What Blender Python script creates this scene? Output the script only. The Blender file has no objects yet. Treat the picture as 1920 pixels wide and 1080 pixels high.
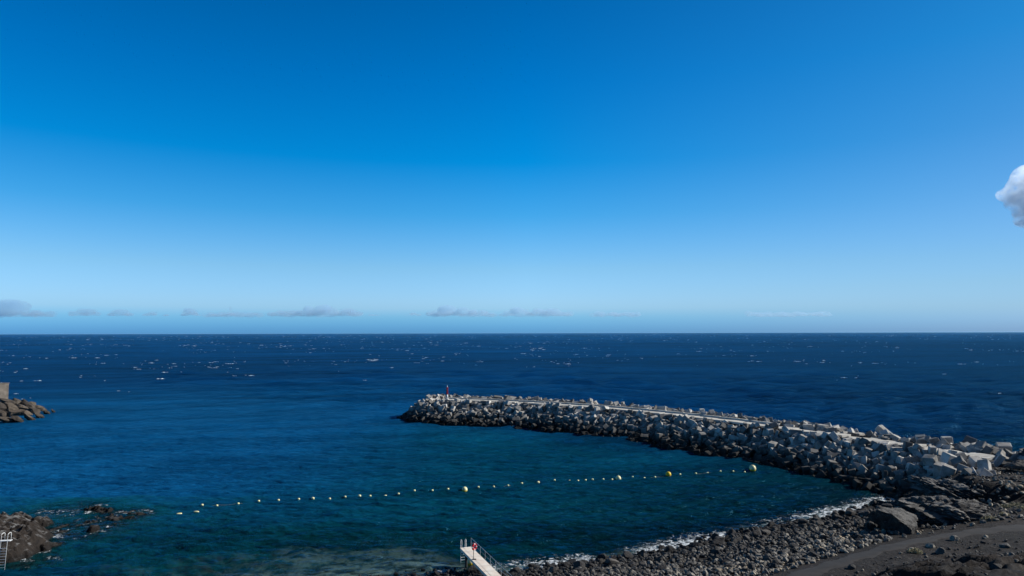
import bpy, bmesh, math, random
import numpy as np
from mathutils import Vector, Matrix, Euler
from mathutils.bvhtree import BVHTree

S = bpy.context.scene
COL = S.collection
R = math.radians
random.seed(7)
RNG = np.random.default_rng(11)

# ------------------------------------------------------------------ camera
H = 25.0                                   # camera height above the water
F = 1280.0                                 # focal length in pixels of the 1920 wide photograph (24 mm)
PITCH = math.atan(84.0 / F)
ROLL = R(-0.12)
cam_d = bpy.data.cameras.new("camera"); cam = bpy.data.objects.new("camera", cam_d); COL.objects.link(cam)
cam_d.sensor_width = 36; cam_d.lens = 24; cam_d.clip_start = 0.5; cam_d.clip_end = 120000
cam.location = (0, 0, H)
cam.rotation_euler = (Matrix.Rotation(math.pi / 2 + PITCH, 3, 'X') @ Matrix.Rotation(ROLL, 3, 'Z')).to_euler()
S.camera = cam
CR = cam.rotation_euler.to_matrix()

# ------------------------------------------------------------------ light
SUN_EL, SUN_AZ = R(29), R(80)              # azimuth clockwise from +Y (the view direction): the sun stands to the right
W = bpy.data.worlds.new("World"); S.world = W; W.use_nodes = True
wn, wl = W.node_tree.nodes, W.node_tree.links
sky = wn.new('ShaderNodeTexSky'); sky.sky_type = 'NISHITA'; sky.sun_disc = False
sky.sun_elevation = R(40); sky.sun_rotation = SUN_AZ
tc = wn.new('ShaderNodeTexCoord'); sep = wn.new('ShaderNodeSeparateXYZ')
wl.new(tc.outputs['Generated'], sep.inputs[0])


def grade_ramp(stops):                      # colour grade of the sky by height above the horizon, stored at a quarter of its value
    r = wn.new('ShaderNodeValToRGB'); e = r.color_ramp.elements
    r.color_ramp.interpolation = 'EASE' if False else 'LINEAR'
    while len(e) < len(stops): e.new(0.5)
    for el, (p, c) in zip(e, stops):
        el.position = p; el.color = (c[0] / 4, c[1] / 4, c[2] / 4, 1)
    wl.new(sep.outputs['Z'], r.inputs[0]); return r


mid = grade_ramp([(0.0, (.36, 1.17, 2.9)), (.011, (.394, 1.2, 2.76)), (.022, (.46, 1.22, 2.5)), (.036, (.74, 1.30, 2.25)), (.046, (.76, 1.296, 2.163)),
                  (.0927, (.63, 1.162, 1.724)), (.170, (.204, .974, 1.594)), (.2445, (.004, .83, 1.517)), (.35, (0, .693, 1.38)),
                  (.445, (0, .582, 1.18)), (.58, (.08, .22, .40)), (.8, (.17, .18, .21))])
rgt = grade_ramp([(0.0, (.38, .80, 1.9)), (.014, (.40, .82, 1.8)), (.03, (.44, .80, 1.5)), (.06, (.42, .75, 1.25)), (.0927, (.38, .722, 1.155)),
                  (.170, (.27, .66, 1.08)), (.2445, (.158, .60, 1.026)), (.35, (.06, .57, 1.02)), (.445, (.046, .504, .95)),
                  (.58, (.08, .22, .38)), (.8, (.17, .18, .21))])
mx = wn.new('ShaderNodeMapRange'); mx.inputs['From Min'].default_value = 0.02; mx.inputs['From Max'].default_value = 0.60
wl.new(sep.outputs['X'], mx.inputs['Value'])
mixg = wn.new('ShaderNodeMix'); mixg.data_type = 'RGBA'
wl.new(mx.outputs[0], mixg.inputs['Factor']); wl.new(mid.outputs[0], mixg.inputs['A']); wl.new(rgt.outputs[0], mixg.inputs['B'])
mulg = wn.new('ShaderNodeMix'); mulg.data_type = 'RGBA'; mulg.blend_type = 'MULTIPLY'; mulg.inputs['Factor'].default_value = 1
wl.new(sky.outputs[0], mulg.inputs['A']); wl.new(mixg.outputs['Result'], mulg.inputs['B'])
wl.new(mulg.outputs['Result'], wn['Background'].inputs[0]); wn['Background'].inputs[1].default_value = 0.337   # 0.084 x the ramps' factor of 4

sun_d = bpy.data.lights.new("sun", 'SUN'); sun_d.energy = 5.0; sun_d.angle = R(0.53); sun_d.color = (1, .955, .89)
sun = bpy.data.objects.new("sun", sun_d); COL.objects.link(sun)
SUNV = Vector((math.sin(SUN_AZ) * math.cos(SUN_EL), math.cos(SUN_AZ) * math.cos(SUN_EL), math.sin(SUN_EL)))
sun.rotation_euler = SUNV.to_track_quat('Z', 'Y').to_euler()

S.view_settings.view_transform = 'Standard'; S.view_settings.look = 'None'
S.view_settings.exposure = 0.25; S.view_settings.gamma = 1
S.render.engine = 'CYCLES'
S.cycles.use_denoising = True
S.cycles.max_bounces = 8; S.cycles.transparent_max_bounces = 12; S.cycles.volume_bounces = 4
S.cycles.sample_clamp_indirect = 4; S.cycles.sample_clamp_direct = 4


# ------------------------------------------------------------------ helpers
def ray(px, py):
    return CR @ Vector(((px - 960) / F, -(py - 540) / F, -1))


def at(px, py, z=0.0):                      # the point at height z seen at a pixel of the 1920 x 1080 photograph
    d = ray(px, py); k = (z - H) / d.z
    return Vector((d.x * k, d.y * k, z))


def proj(p):
    q = CR.transposed() @ (Vector(p) - Vector((0, 0, H)))
    return 960 + F * q.x / -q.z, 540 - F * q.y / -q.z


def hash2(ix, iy, seed):
    n = (ix.astype(np.int64) * 374761393 + iy.astype(np.int64) * 668265263 + seed * 1442695041) & 0xFFFFFFFF
    n = ((n ^ (n >> 13)) * 1274126177) & 0xFFFFFFFF
    return ((n ^ (n >> 16)) & 0xFFFF) / 65535.0


def vnoise(x, y, seed=0):
    x = np.asarray(x, float); y = np.asarray(y, float)
    ix, iy = np.floor(x), np.floor(y); fx, fy = x - ix, y - iy
    fx = fx * fx * (3 - 2 * fx); fy = fy * fy * (3 - 2 * fy)
    a, b = hash2(ix, iy, seed), hash2(ix + 1, iy, seed)
    c, d = hash2(ix, iy + 1, seed), hash2(ix + 1, iy + 1, seed)
    return (a * (1 - fx) + b * fx) * (1 - fy) + (c * (1 - fx) + d * fx) * fy


def fbm(x, y, oct=5, gain=.5, seed=0):      # -1 .. 1
    t = 0; a = 1; s = 0
    for o in range(oct):
        t = t + a * (vnoise(x * 2 ** o + 17.3 * o, y * 2 ** o - 9.1 * o, seed + o) * 2 - 1); s += a; a *= gain
    return t / s


def sstep(a, b, x):
    t = np.clip((np.asarray(x, float) - a) / (b - a), 0, 1); return t * t * (3 - 2 * t)


def new_mesh(name, verts, faces, mat=None, smooth=False):
    verts = np.asarray(verts, np.float32); m = bpy.data.meshes.new(name)
    faces = np.asarray(faces, np.int32); n = faces.shape[1]
    m.vertices.add(len(verts)); m.vertices.foreach_set('co', verts.ravel())
    m.loops.add(faces.size); m.loops.foreach_set('vertex_index', faces.ravel())
    m.polygons.add(len(faces)); m.polygons.foreach_set('loop_start', np.arange(0, faces.size, n, dtype=np.int32))
    try: m.polygons.foreach_set('loop_total', np.full(len(faces), n, np.int32))
    except Exception: pass
    m.polygons.foreach_set('use_smooth', np.full(len(faces), smooth))
    m.update(calc_edges=True)
    if mat: m.materials.append(mat)
    return m


def link(name, mesh, parent=None, loc=None):
    o = bpy.data.objects.new(name, mesh); COL.objects.link(o)
    if parent: o.parent = parent
    if loc is not None: o.location = loc
    return o


def bm_obj(name, bm, mat, parent=None, smooth=False):
    m = bpy.data.meshes.new(name); bm.normal_update(); bm.to_mesh(m); bm.free(); m.materials.append(mat)
    if smooth: m.polygons.foreach_set('use_smooth', [True] * len(m.polygons))
    return link(name, m, parent)


def tag(o, label=None, cat=None, group=None, kind=None):
    if label: o['label'] = label
    if cat: o['category'] = cat
    if group: o['group'] = group
    if kind: o['kind'] = kind
    return o


def empty(name, loc, rz=0):
    o = bpy.data.objects.new(name, None); COL.objects.link(o); o.location = loc; o.rotation_euler = (0, 0, rz)
    o.empty_display_size = .3
    return o


def add_box(bm, c, s, rot=None, bevel=0):
    r = bmesh.ops.create_cube(bm, size=1)
    M = Matrix.Translation(c) @ (rot.to_4x4() if rot else Matrix()) @ Matrix.Diagonal((*s, 1))
    bmesh.ops.transform(bm, matrix=M, verts=r['verts'])
    if bevel:
        ed = list({e for v in r['verts'] for e in v.link_edges})
        bmesh.ops.bevel(bm, geom=ed, offset=bevel, segments=2, affect='EDGES', profile=.6)


def add_tube(bm, pts, rad, seg=8, cap=True):
    pts = [Vector(p) for p in pts]; rings = []
    rad = rad if isinstance(rad, (list, tuple)) else [rad] * len(pts)
    up = Vector((0, 0, 1))
    for i, p in enumerate(pts):
        t = (pts[min(i + 1, len(pts) - 1)] - pts[max(i - 1, 0)]).normalized()
        u = t.cross(up if abs(t.z) < .95 else Vector((1, 0, 0))).normalized(); v = t.cross(u)
        rings.append([bm.verts.new(p + rad[i] * (math.cos(a) * u + math.sin(a) * v)) for a in [2 * math.pi * k / seg for k in range(seg)]])
    for a, b in zip(rings, rings[1:]):
        for k in range(seg): bm.faces.new((a[k], a[(k + 1) % seg], b[(k + 1) % seg], b[k]))
    if cap:
        bm.faces.new(rings[0][::-1]); bm.faces.new(rings[-1])


def add_lathe(bm, prof, seg=20, c=(0, 0, 0)):
    rings = []
    for r, z in prof:
        rings.append([bm.verts.new((c[0] + r * math.cos(2 * math.pi * k / seg), c[1] + r * math.sin(2 * math.pi * k / seg), c[2] + z)) for k in range(seg)])
    for a, b in zip(rings, rings[1:]):
        for k in range(seg): bm.faces.new((a[k], a[(k + 1) % seg], b[(k + 1) % seg], b[k]))
    bm.faces.new(rings[0][::-1]); bm.faces.new(rings[-1])


# ------------------------------------------------------------------ materials
class NT:
    def __init__(s, name):
        s.m = bpy.data.materials.new(name); s.m.use_nodes = True; s.n = s.m.node_tree.nodes; s.l = s.m.node_tree.links
        s.b = s.n['Principled BSDF']; s.out = s.n['Material Output']; s.geo = s.n.new('ShaderNodeNewGeometry')
        s.pos = s.geo.outputs['Position']; s.tc = s.n.new('ShaderNodeTexCoord')

    def noise(s, scale, detail=5, rough=.55, vec=None, dist=0):
        t = s.n.new('ShaderNodeTexNoise'); t.inputs['Scale'].default_value = scale; t.inputs['Detail'].default_value = detail
        t.inputs['Roughness'].default_value = rough; t.inputs['Distortion'].default_value = dist
        s.l.new(vec or s.pos, t.inputs['Vector']); return t.outputs['Fac']

    def ramp(s, fac, stops):
        r = s.n.new('ShaderNodeValToRGB'); e = r.color_ramp.elements
        while len(e) < len(stops): e.new(.5)
        for el, (p, c) in zip(e, stops): el.position = p; el.color = (*(c if isinstance(c, tuple) else (c, c, c)), 1)
        s.l.new(fac, r.inputs[0]); return r.outputs[0]

    def mix(s, fac, a, b, mode='MIX'):
        m = s.n.new('ShaderNodeMix'); m.data_type = 'RGBA'; m.blend_type = mode
        for v, i in ((fac, m.inputs['Factor']), (a, m.inputs['A']), (b, m.inputs['B'])):
            if isinstance(v, (int, float)): i.default_value = v
            elif isinstance(v, tuple): i.default_value = (*v, 1)
            else: s.l.new(v, i)
        return m.outputs['Result']

    def math(s, op, a, b=None, clamp=False):
        m = s.n.new('ShaderNodeMath'); m.operation = op; m.use_clamp = clamp
        for v, i in ((a, m.inputs[0]), (b, m.inputs[1])):
            if v is None: continue
            if isinstance(v, (int, float)): i.default_value = v
            else: s.l.new(v, i)
        return m.outputs[0]

    def mrange(s, v, a, b, c=0., d=1.):
        m = s.n.new('ShaderNodeMapRange'); m.interpolation_type = 'SMOOTHSTEP'
        for i, x in zip(('From Min', 'From Max', 'To Min', 'To Max'), (a, b, c, d)): m.inputs[i].default_value = x
        s.l.new(v, m.inputs['Value']); return m.outputs[0]

    def height(s):
        q = s.n.new('ShaderNodeSeparateXYZ'); s.l.new(s.pos, q.inputs[0]); return q.outputs['Z']

    def rnd(s):
        return s.n.new('ShaderNodeObjectInfo').outputs['Random']

    def attr(s, name, out='Fac'):
        a = s.n.new('ShaderNodeAttribute'); a.attribute_name = name; return a.outputs[out]

    def bump(s, h, strength=.4, dist=.05):
        b = s.n.new('ShaderNodeBump'); b.inputs['Strength'].default_value = strength; b.inputs['Distance'].default_value = dist
        s.l.new(h, b.inputs['Height']); s.l.new(b.outputs[0], s.b.inputs['Normal']); return b.outputs[0]

    def fin(s, col, rough=.85, spec=.3):
        if isinstance(col, tuple): s.b.inputs['Base Color'].default_value = (*col, 1)
        else: s.l.new(col, s.b.inputs['Base Color'])
        s.b.inputs['Roughness'].default_value = rough; s.b.inputs['Specular IOR Level'].default_value = spec
        return s.m


def plain(name, col, rough=.6, metal=0, noise=.15, scale=6):
    t = NT(name); f = t.noise(scale, 4)
    d = tuple(c * (1 - noise) for c in col); u = tuple(min(1, c * (1 + noise)) for c in col)
    m = t.fin(t.ramp(f, [(.3, d), (.7, u)]), rough); t.b.inputs['Metallic'].default_value = metal; return m


def mat_concrete(tone_attr=None):
    t = NT('weathered_concrete')
    tone = t.attr('tone') if tone_attr else t.rnd()
    base = t.ramp(tone, [(0, (.15, .148, .142)), (.3, (.27, .262, .25)), (.65, (.46, .447, .42)), (1, (.68, .66, .62))])
    n1 = t.noise(.7, 6, .6); n2 = t.noise(6, 5, .6)
    c = t.mix(t.mrange(n1, .38, .68), base, t.mix(1., base, (.55, .53, .50), 'MULTIPLY'))
    c = t.mix(t.mrange(n2, .3, .75, 0, .35), c, (.12, .115, .105))
    z = t.math('ADD', t.height(), t.math('MULTIPLY', t.math('SUBTRACT', t.noise(.35, 4), .5), 3.2))
    c = t.mix(t.mrange(z, 1.4, 4.0, .85, 0), c, (.050, .048, .045))     # weathered and algae grown towards the tide line
    c = t.mix(t.mrange(z, .4, 2.0, .94, 0), c, (.013, .0125, .012))
    t.bump(t.math('ADD', n2, t.math('MULTIPLY', t.noise(22, 3), .4)), .5, .04)
    return t.fin(c, .9, .2)


def mat_rock(name, dark, light, scale=1.0, wet=True, pale=None, bump=.7, dist=.12):
    t = NT(name); r = t.rnd()
    n1 = t.noise(.9 * scale, 8, .62); n2 = t.noise(5 * scale, 6, .65)
    c = t.ramp(n1, [(.30, dark), (.55, tuple((a + b) / 2 for a, b in zip(dark, light))), (.74, light)])
    c = t.mix(t.mrange(n2, .35, .7, 0, .55), c, tuple(x * .45 for x in dark))
    c = t.mix(1., c, t.ramp(r, [(0, (.55, .55, .58)), (.6, (1., .98, .95)), (1, (1.5, 1.42, 1.3))]), 'MULTIPLY') if True else c
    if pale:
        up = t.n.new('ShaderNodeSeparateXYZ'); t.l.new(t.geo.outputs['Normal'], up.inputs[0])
        c = t.mix(t.math('MULTIPLY', t.mrange(up.outputs['Z'], .5, .85), t.mrange(t.noise(.5 * scale, 5), .40, .58)), c, pale)  # upward faces paler: the look of sunlit tops put into the colour
    if wet:
        z = t.math('ADD', t.height(), t.math('MULTIPLY', t.math('SUBTRACT', t.noise(.6, 3), .5), 1.2))
        c = t.mix(t.mrange(z, .25, .9, .75, 0), c, tuple(x * .35 for x in dark))
    t.bump(t.math('ADD', n2, t.math('MULTIPLY', n1, 1.5)), bump, dist)
    return t.fin(c, .88, .25)


M_BLOCK = mat_concrete(); M_BLOCKS = mat_concrete(True)
M_DECK = plain('pale_concrete', (.50, .48, .43), .9, noise=.25, scale=.8)
M_CORE = mat_rock('rubble', (.022, .021, .02), (.05, .048, .044))
M_LAVA = mat_rock('lava_rock', (.030, .029, .030), (.105, .100, .096))
M_STONE = None
M_BROWN = mat_rock('brown_rock', (.045, .037, .030), (.15, .125, .10), .8)
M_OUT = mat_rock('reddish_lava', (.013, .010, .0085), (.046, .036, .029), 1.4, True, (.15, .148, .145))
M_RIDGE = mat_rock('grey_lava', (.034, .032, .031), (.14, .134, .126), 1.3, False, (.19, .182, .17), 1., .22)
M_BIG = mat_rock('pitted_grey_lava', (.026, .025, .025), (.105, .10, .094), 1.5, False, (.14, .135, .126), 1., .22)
M_WHITE = plain('white_paint', (.78, .78, .76), .4, noise=.05)
M_STEEL = plain('galvanised_steel', (.42, .46, .48), .4, .4, .08)
M_RED = plain('red_paint', (.58, .05, .09), .45, noise=.12)
M_REDRING = plain('red_ring', (.50, .012, .02), .5, noise=.1)
M_YEL = plain('yellow_plastic', (.72, .50, .03), .45, noise=.1)
M_PALEYEL = plain('bleached_yellow_plastic', (.80, .74, .42), .45, noise=.06)
M_ORA = plain('orange_plastic', (.62, .22, .03), .5, noise=.15)
M_FLOAT = plain('white_plastic', (.80, .74, .40), .45, noise=.05)
M_ROPE = plain('rope', (.30, .27, .16), .9)
M_DARKSTEEL = plain('dark_steel', (.04, .04, .04), .6)
M_PIER = None
M_TOWER = plain('tan_masonry', (.135, .115, .095), .9, noise=.35, scale=.9)
M_SHRUB = plain('dry_leaves', (.24, .22, .13), .9, noise=.4, scale=3)
M_WOOD = plain('dry_twigs', (.12, .10, .07), .9)

t = NT('beach_stone')
tn = t.attr('tone'); n = t.noise(5, 5)
c = t.ramp(tn, [(0, (.018, .017, .017)), (.36, (.078, .073, .066)), (.68, (.20, .188, .168)), (.92, (.34, .305, .245)), (1, (.38, .30, .20))])
c = t.mix(t.mrange(n, .42, .72, 0, .6), c, (.018, .018, .019))
z = t.height(); c = t.mix(t.mrange(z, .3, 1.3, .85, 0), c, (.010, .010, .011))
t.bump(n, .6, .05); M_STONE = t.fin(c, .8, .3)

t = NT('pier_planks')
n = t.noise(1.2, 5); n2 = t.noise(9, 4)
c = t.ramp(n, [(.3, (.70, .56, .45)), (.5, (.78, .70, .60)), (.7, (.82, .78, .70))])
c = t.mix(t.mrange(n2, .5, .8, 0, .35), c, (.40, .32, .27)); t.bump(n2, .2, .01); M_PIER = t.fin(c, .85)

t = NT('volcanic_ground')
n1 = t.noise(.12, 8, .6); n2 = t.noise(2.4, 8, .68); n3 = t.noise(.5, 6)
c = t.ramp(n1, [(.35, (.009, .0078, .0072)), (.5, (.015, .0125, .0115)), (.65, (.025, .020, .018))])
c = t.mix(t.mrange(n2, .52, .72, 0, .8), c, (.075, .066, .058))
c = t.mix(t.mrange(n3, .5, .7, 0, .6), c, (.012, .011, .011))
zz = t.height()
# seabed below the water: pale stones, sand and dark weed
sb = t.ramp(t.noise(.55, 7, .65), [(.38, (.03, .036, .03)), (.47, (.16, .18, .15)), (.56, (.55, .55, .47)), (.72, (.28, .29, .23))])
c = t.mix(t.mrange(zz, -.25, -.02), sb, c)
t.bump(t.math('ADD', n2, t.math('MULTIPLY', n3, 1.5)), .9, .22); M_GROUND = t.fin(c, .92, .2)

t = NT('cinder_path')
n = t.noise(.8, 6); n2 = t.noise(8, 5)
c = t.ramp(n, [(.35, (.028, .0265, .026)), (.7, (.046, .043, .042))]); c = t.mix(t.mrange(n2, .6, .8, 0, .6), c, (.014, .013, .013))
t.bump(n2, .4, .03); M_PATH = t.fin(c, .9, .2)

# ------------------------------------------------------------------ the shape of the land
SHORE_PX = [(-900, 1420), (-300, 1300), (100, 1200), (420, 1135), (700, 1098), (800, 1085), (850, 1078), (900, 1080), (950, 1076), (1010, 1068), (1100, 1056), (1180, 1046), (1260, 1031),
            (1330, 1016), (1400, 999), (1480, 986), (1540, 973), (1600, 959), (1640, 948), (1690, 938), (1740, 920), (1800, 900)]
SHORE = [at(x, y).xy for x, y in SHORE_PX] + [Vector(p) for p in ((96, 132), (112, 132), (150, 118), (230, 95), (420, 40), (420, -260), (-420, -260))]
PATH_PX = [(1300, 1160), (1420, 1106), (1490, 1073), (1570, 1045), (1640, 1023), (1720, 1003), (1800, 993), (1880, 986), (1980, 978), (2200, 965)]
PATH = [at(x, y, 4.2).xy for x, y in PATH_PX]


def seg_dist(x, y, pts, closed):
    d = np.full(np.shape(x), 1e9); pts = list(pts); n = len(pts)
    for i in range(n if closed else n - 1):
        a, b = pts[i], pts[(i + 1) % n]; ab = b - a; L = ab.length_squared
        u = np.clip(((x - a.x) * ab.x + (y - a.y) * ab.y) / L, 0, 1)
        d = np.minimum(d, np.hypot(x - a.x - u * ab.x, y - a.y - u * ab.y))
    return d


def shore_d(x, y):                          # metres from the waterline, positive on land
    d = seg_dist(x, y, SHORE, True); ins = np.zeros(np.shape(x), bool); n = len(SHORE)
    for i in range(n):
        a, b = SHORE[i], SHORE[(i + 1) % n]
        if a.y == b.y: continue
        ins ^= ((a.y > y) != (b.y > y)) & (x < (b.x - a.x) * (y - a.y) / (b.y - a.y) + a.x)
    return np.where(ins, d, -d)


def path_d(x, y): return seg_dist(x, y, PATH, False)


def ground(x, y):
    x = np.asarray(x, float); y = np.asarray(y, float)
    d = shore_d(x, y)
    land = np.where(d < 20, .19 * d, 3.8 + .045 * (d - 20))
    land = np.minimum(land, 5.2) + np.maximum(0, 46 - y) * .37
    ls = sstep(-14, 2, x); sl = .03 + .23 * ls
    D = -np.minimum(d, 0); D = D * (1 + .55 * fbm(x / 8, y / 5, 4, .55, 600)); sea = -(sl * D + (.006 + .006 * ls) * D * D)
    sea = np.maximum(sea, -14)
    z = np.where(d > 0, land, sea)
    pd = path_d(x, y)
    rough = sstep(1.6, 4.5, pd) * sstep(-2, 6, d) + (d <= 0) * .9
    near = sstep(14, 30, d)
    rd = seg_dist(x, y, [Vector((70, 97)), Vector((84, 103)), Vector((125, 100))], False)
    z = np.maximum(z, 4.55 - np.maximum(rd - 6, 0) * .55)
    z = z + rough * (.32 * fbm(x / 5, y / 5, 5, .55, 3) + .16 * near * fbm(x / 1.3, y / 1.3, 4, .6, 8))
    lava = sstep(3.0, 7, pd) * sstep(0, 6, 67 - y) * sstep(15, 26, x)
    z = z + lava * 1.3 * (1 - np.abs(fbm(x / 3.5 + .3 * y, y / 2.5, 5, .55, 21)) * 2.2)
    return z


def ground1(x, y): return float(ground(np.array([x]), np.array([y]))[0])


def on_ground(px, py):
    z = 4.0
    for _ in range(14):
        p = at(px, py, z); z = .5 * z + .5 * ground1(p.x, p.y)
    p = at(px, py, z); return Vector((p.x, p.y, ground1(p.x, p.y)))


def axis(lo, a, b, hi, fine, grow=1.25):
    v = list(np.arange(a, b, fine)); s = fine; x = a; L = []
    while x > lo: s *= grow; x -= s; L.append(x)
    s = fine; x = v[-1]; Rr = []
    while x < hi: s *= grow; x += s; Rr.append(x)
    return np.array(L[::-1] + v + Rr)


def grid_mesh(name, xs, ys, fn, mat, smooth=True):
    X, Y = np.meshgrid(xs, ys); Z = fn(X, Y); n, m = X.shape
    v = np.stack([X.ravel(), Y.ravel(), Z.ravel()], 1); i = np.arange(n * m).reshape(n, m)
    f = np.stack([i[:-1, :-1], i[:-1, 1:], i[1:, 1:], i[1:, :-1]], -1).reshape(-1, 4)
    return new_mesh(name, v, f, mat, smooth)


gxs, gys = axis(-420, -75, 92, 420, .42), axis(-250, 50, 128, 330, .42)
tag(link('ground', grid_mesh('ground', gxs, gys, ground, M_GROUND)), kind='structure')

# the cinder path, a sheet just above the levelled ground
pts = []
for a, b in zip(PATH, PATH[1:]):
    for k in range(10): pts.append(a.lerp(b, k / 10))
pts = [sum((pts[min(max(i + j, 0), len(pts) - 1)] for j in range(-5, 6)), Vector((0, 0))) / 11 for i in range(len(pts))]
pv, pf = [], []
NW = 9
for i, p in enumerate(pts):
    tdir = (pts[min(i + 1, len(pts) - 1)] - pts[max(i - 1, 0)]).normalized(); nn = Vector((-tdir.y, tdir.x))
    for k in range(NW):
        w = (k / (NW - 1) - .5) * (2.4 + .5 * math.sin(i * .9) + .3 * math.sin(i * 2.3 + k)); q = p + nn * w
        pv.append((q.x, q.y, ground1(q.x, q.y) + .05 - .09 * (abs(k / (NW - 1) - .5) * 2) ** 4 + .02 * math.sin(i * 1.7 + k * 2.1)))
    if i:
        for k in range(NW - 1):
            o = (i - 1) * NW + k; pf.append((o, o + 1, o + NW + 1, o + NW))
tag(link('path', new_mesh('path', pv, pf, M_PATH, True)), kind='structure')

# ------------------------------------------------------------------ reef and low lava outcrop in the left corner
BUMPS = [(12, 974, 1.3, 3.0), (66, 978, .7, 1.9), (0, 1012, 2.6, 4.0), (28, 1022, 1.8, 2.2), (-60, 1000, 3.0, 7), (62, 1026, .7, 2.0), (90, 1022, .1, 2.0), (92, 1003, -.15, 3.0),
         (150, 990, -.22, 6.5), (175, 955, .30, 1.8), (196, 958, .12, 1.6), (172, 990, .45, .9), (232, 966, -.15, 4.5), (130, 956, -.5, 6), (60, 1052, -.5, 3.5)]
BUMPS = [(at(x, y, max(h, 0) * .6), h, r) for x, y, h, r in BUMPS]


def reef(x, y):
    z = np.full(np.shape(x), -9.)
    wx = x + .8 * fbm(x / 2.2, y / 2.2, 4, .55, 40); wy = y + .8 * fbm(x / 2.2, y / 2.2, 4, .55, 50)
    for p, h, r in BUMPS:
        d = np.hypot(wx - p.x, (wy - p.y)); z = np.maximum(z, -3 + (h + 3) * np.exp(-(d / (r * 1.25)) ** 4))
    rid = 1 - np.abs(fbm(x / 1.6, y / 1.6, 5, .58, 60)) * 2.4
    return z + .75 * rid - .4 + .30 * fbm(x / .7, y / .7, 5, .65, 70)


rxs, rys = np.arange(-92, -36, .2), np.arange(74, 108, .2)
tag(link('lava_outcrop', grid_mesh('lava_outcrop', rxs, rys, reef, M_OUT, False)),
    'low rugged brown lava outcrop with a grey flat top, carrying the white bathing ladder', 'rock')

# ------------------------------------------------------------------ breakwater
DZ = 5.5
DECK_PX = [(812, 747.5), (840, 749), (900, 750), (960, 752.5), (1100, 761), (1200, 769.5), (1300, 780), (1400, 792), (1500, 805), (1600, 819), (1700, 833), (1800, 846), (1865, 857)]
TOE_PX = [(775, 789), (800, 793), (850, 796), (900, 798), (1000, 803), (1100, 816), (1200, 829), (1300, 846), (1400, 863), (1500, 886), (1600, 909), (1650, 925), (1690, 936), (1730, 948)]
DK = [at(x, y, DZ) for x, y in DECK_PX]
TOE = [at(x, y, 0).xy for x, y in TOE_PX]


def resample(P, step):
    out = [P[0].copy()]; acc = 0
    for a, b in zip(P, P[1:]):
        L = (b - a).length; s = step - acc
        while s <= L: out.append(a.lerp(b, s / L)); s += step
        acc = (acc + L) % step
    return out


CL = resample([p.xy for p in DK], 1.0)
for _ in range(3):
    CL = [CL[0]] + [sum((CL[min(max(i + j, 0), len(CL) - 1)] for j in range(-6, 7)), Vector((0, 0))) / 13 for i in range(1, len(CL) - 1)] + [CL[-1]]
NCL = len(CL)


def frame_at(i):
    i = min(max(i, 0), NCL - 1)
    t_ = (CL[min(i + 2, NCL - 1)] - CL[max(i - 2, 0)]).normalized()
    return CL[i], t_, Vector((t_.y, -t_.x))      # third: towards the bay


def bay_width(i):
    p, t_, nb = frame_at(i); best = 13.0
    for a, b in zip(TOE, TOE[1:]):
        for k in range(11):
            q = a.lerp(b, k / 10) - p
            if abs(q.dot(t_)) < .9 and q.dot(nb) > 0: return q.dot(nb)
    return None


BW = [bay_width(i) for i in range(NCL)]
last = next(b for b in BW if b)
for i in range(NCL):
    if BW[i] is None: BW[i] = last
    last = BW[i]
BW = [sum(BW[min(max(i + j, 0), NCL - 1)] for j in range(-5, 6)) / 11 for i in range(NCL)]
HW = 1.4                                         # half the walkway


def env(i, u):                                   # height of the armour's outer face, u metres from the centre line, positive towards the bay
    if u >= 0:
        w = BW[min(max(i, 0), NCL - 1)]; k = (u - HW - .4) / (w - HW - .4)
        return DZ - .45 - max(k, -.1) * (DZ - .45)
    k = (-u - HW - 2.6) / 11.0
    return DZ + .25 - max(k, 0) * (DZ + .3)


bwt = empty('breakwater', (*CL[NCL // 2], 0))
tag(bwt, 'long rubble breakwater with a pale concrete walkway along its crest', 'breakwater')
V, Fc = [], []
US = [-19, -12, -6.5, -4.2, -HW - .1, HW + .1, 3.5, 6, 9, 12, 16, 20]
base = Vector((*CL[NCL // 2], 0))
for i in range(-7, NCL + 14):
    p, t_, nb = frame_at(i); p = p + t_ * (i if i < 0 else max(0, i - NCL + 1)); tip = max(0, -i) * .55
    for u in US:
        q = p + nb * (u if u < 0 else u * BW[min(max(i, 0), NCL - 1)] / 13) * max(.25, 1 - max(0, -i) * .09)
        z = env(i, u if u < 0 else u * BW[min(max(i, 0), NCL - 1)] / 13) - 1.5 - tip * .8
        if abs(u) <= HW + .2: z = DZ - .5 - tip * .8
        z += .35 * float(fbm(np.array(q.x / 2), np.array(q.y / 2), 3)) * (abs(u) > HW + .2)
        V.append((q.x - base.x, q.y - base.y, max(z, -6)))
n = len(US)
for r in range(len(V) // n - 1):
    for k in range(n - 1): o = r * n + k; Fc.append((o, o + 1, o + n + 1, o + n))
link('rubble_core', new_mesh('rubble_core', V, Fc, M_CORE), bwt)
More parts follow.
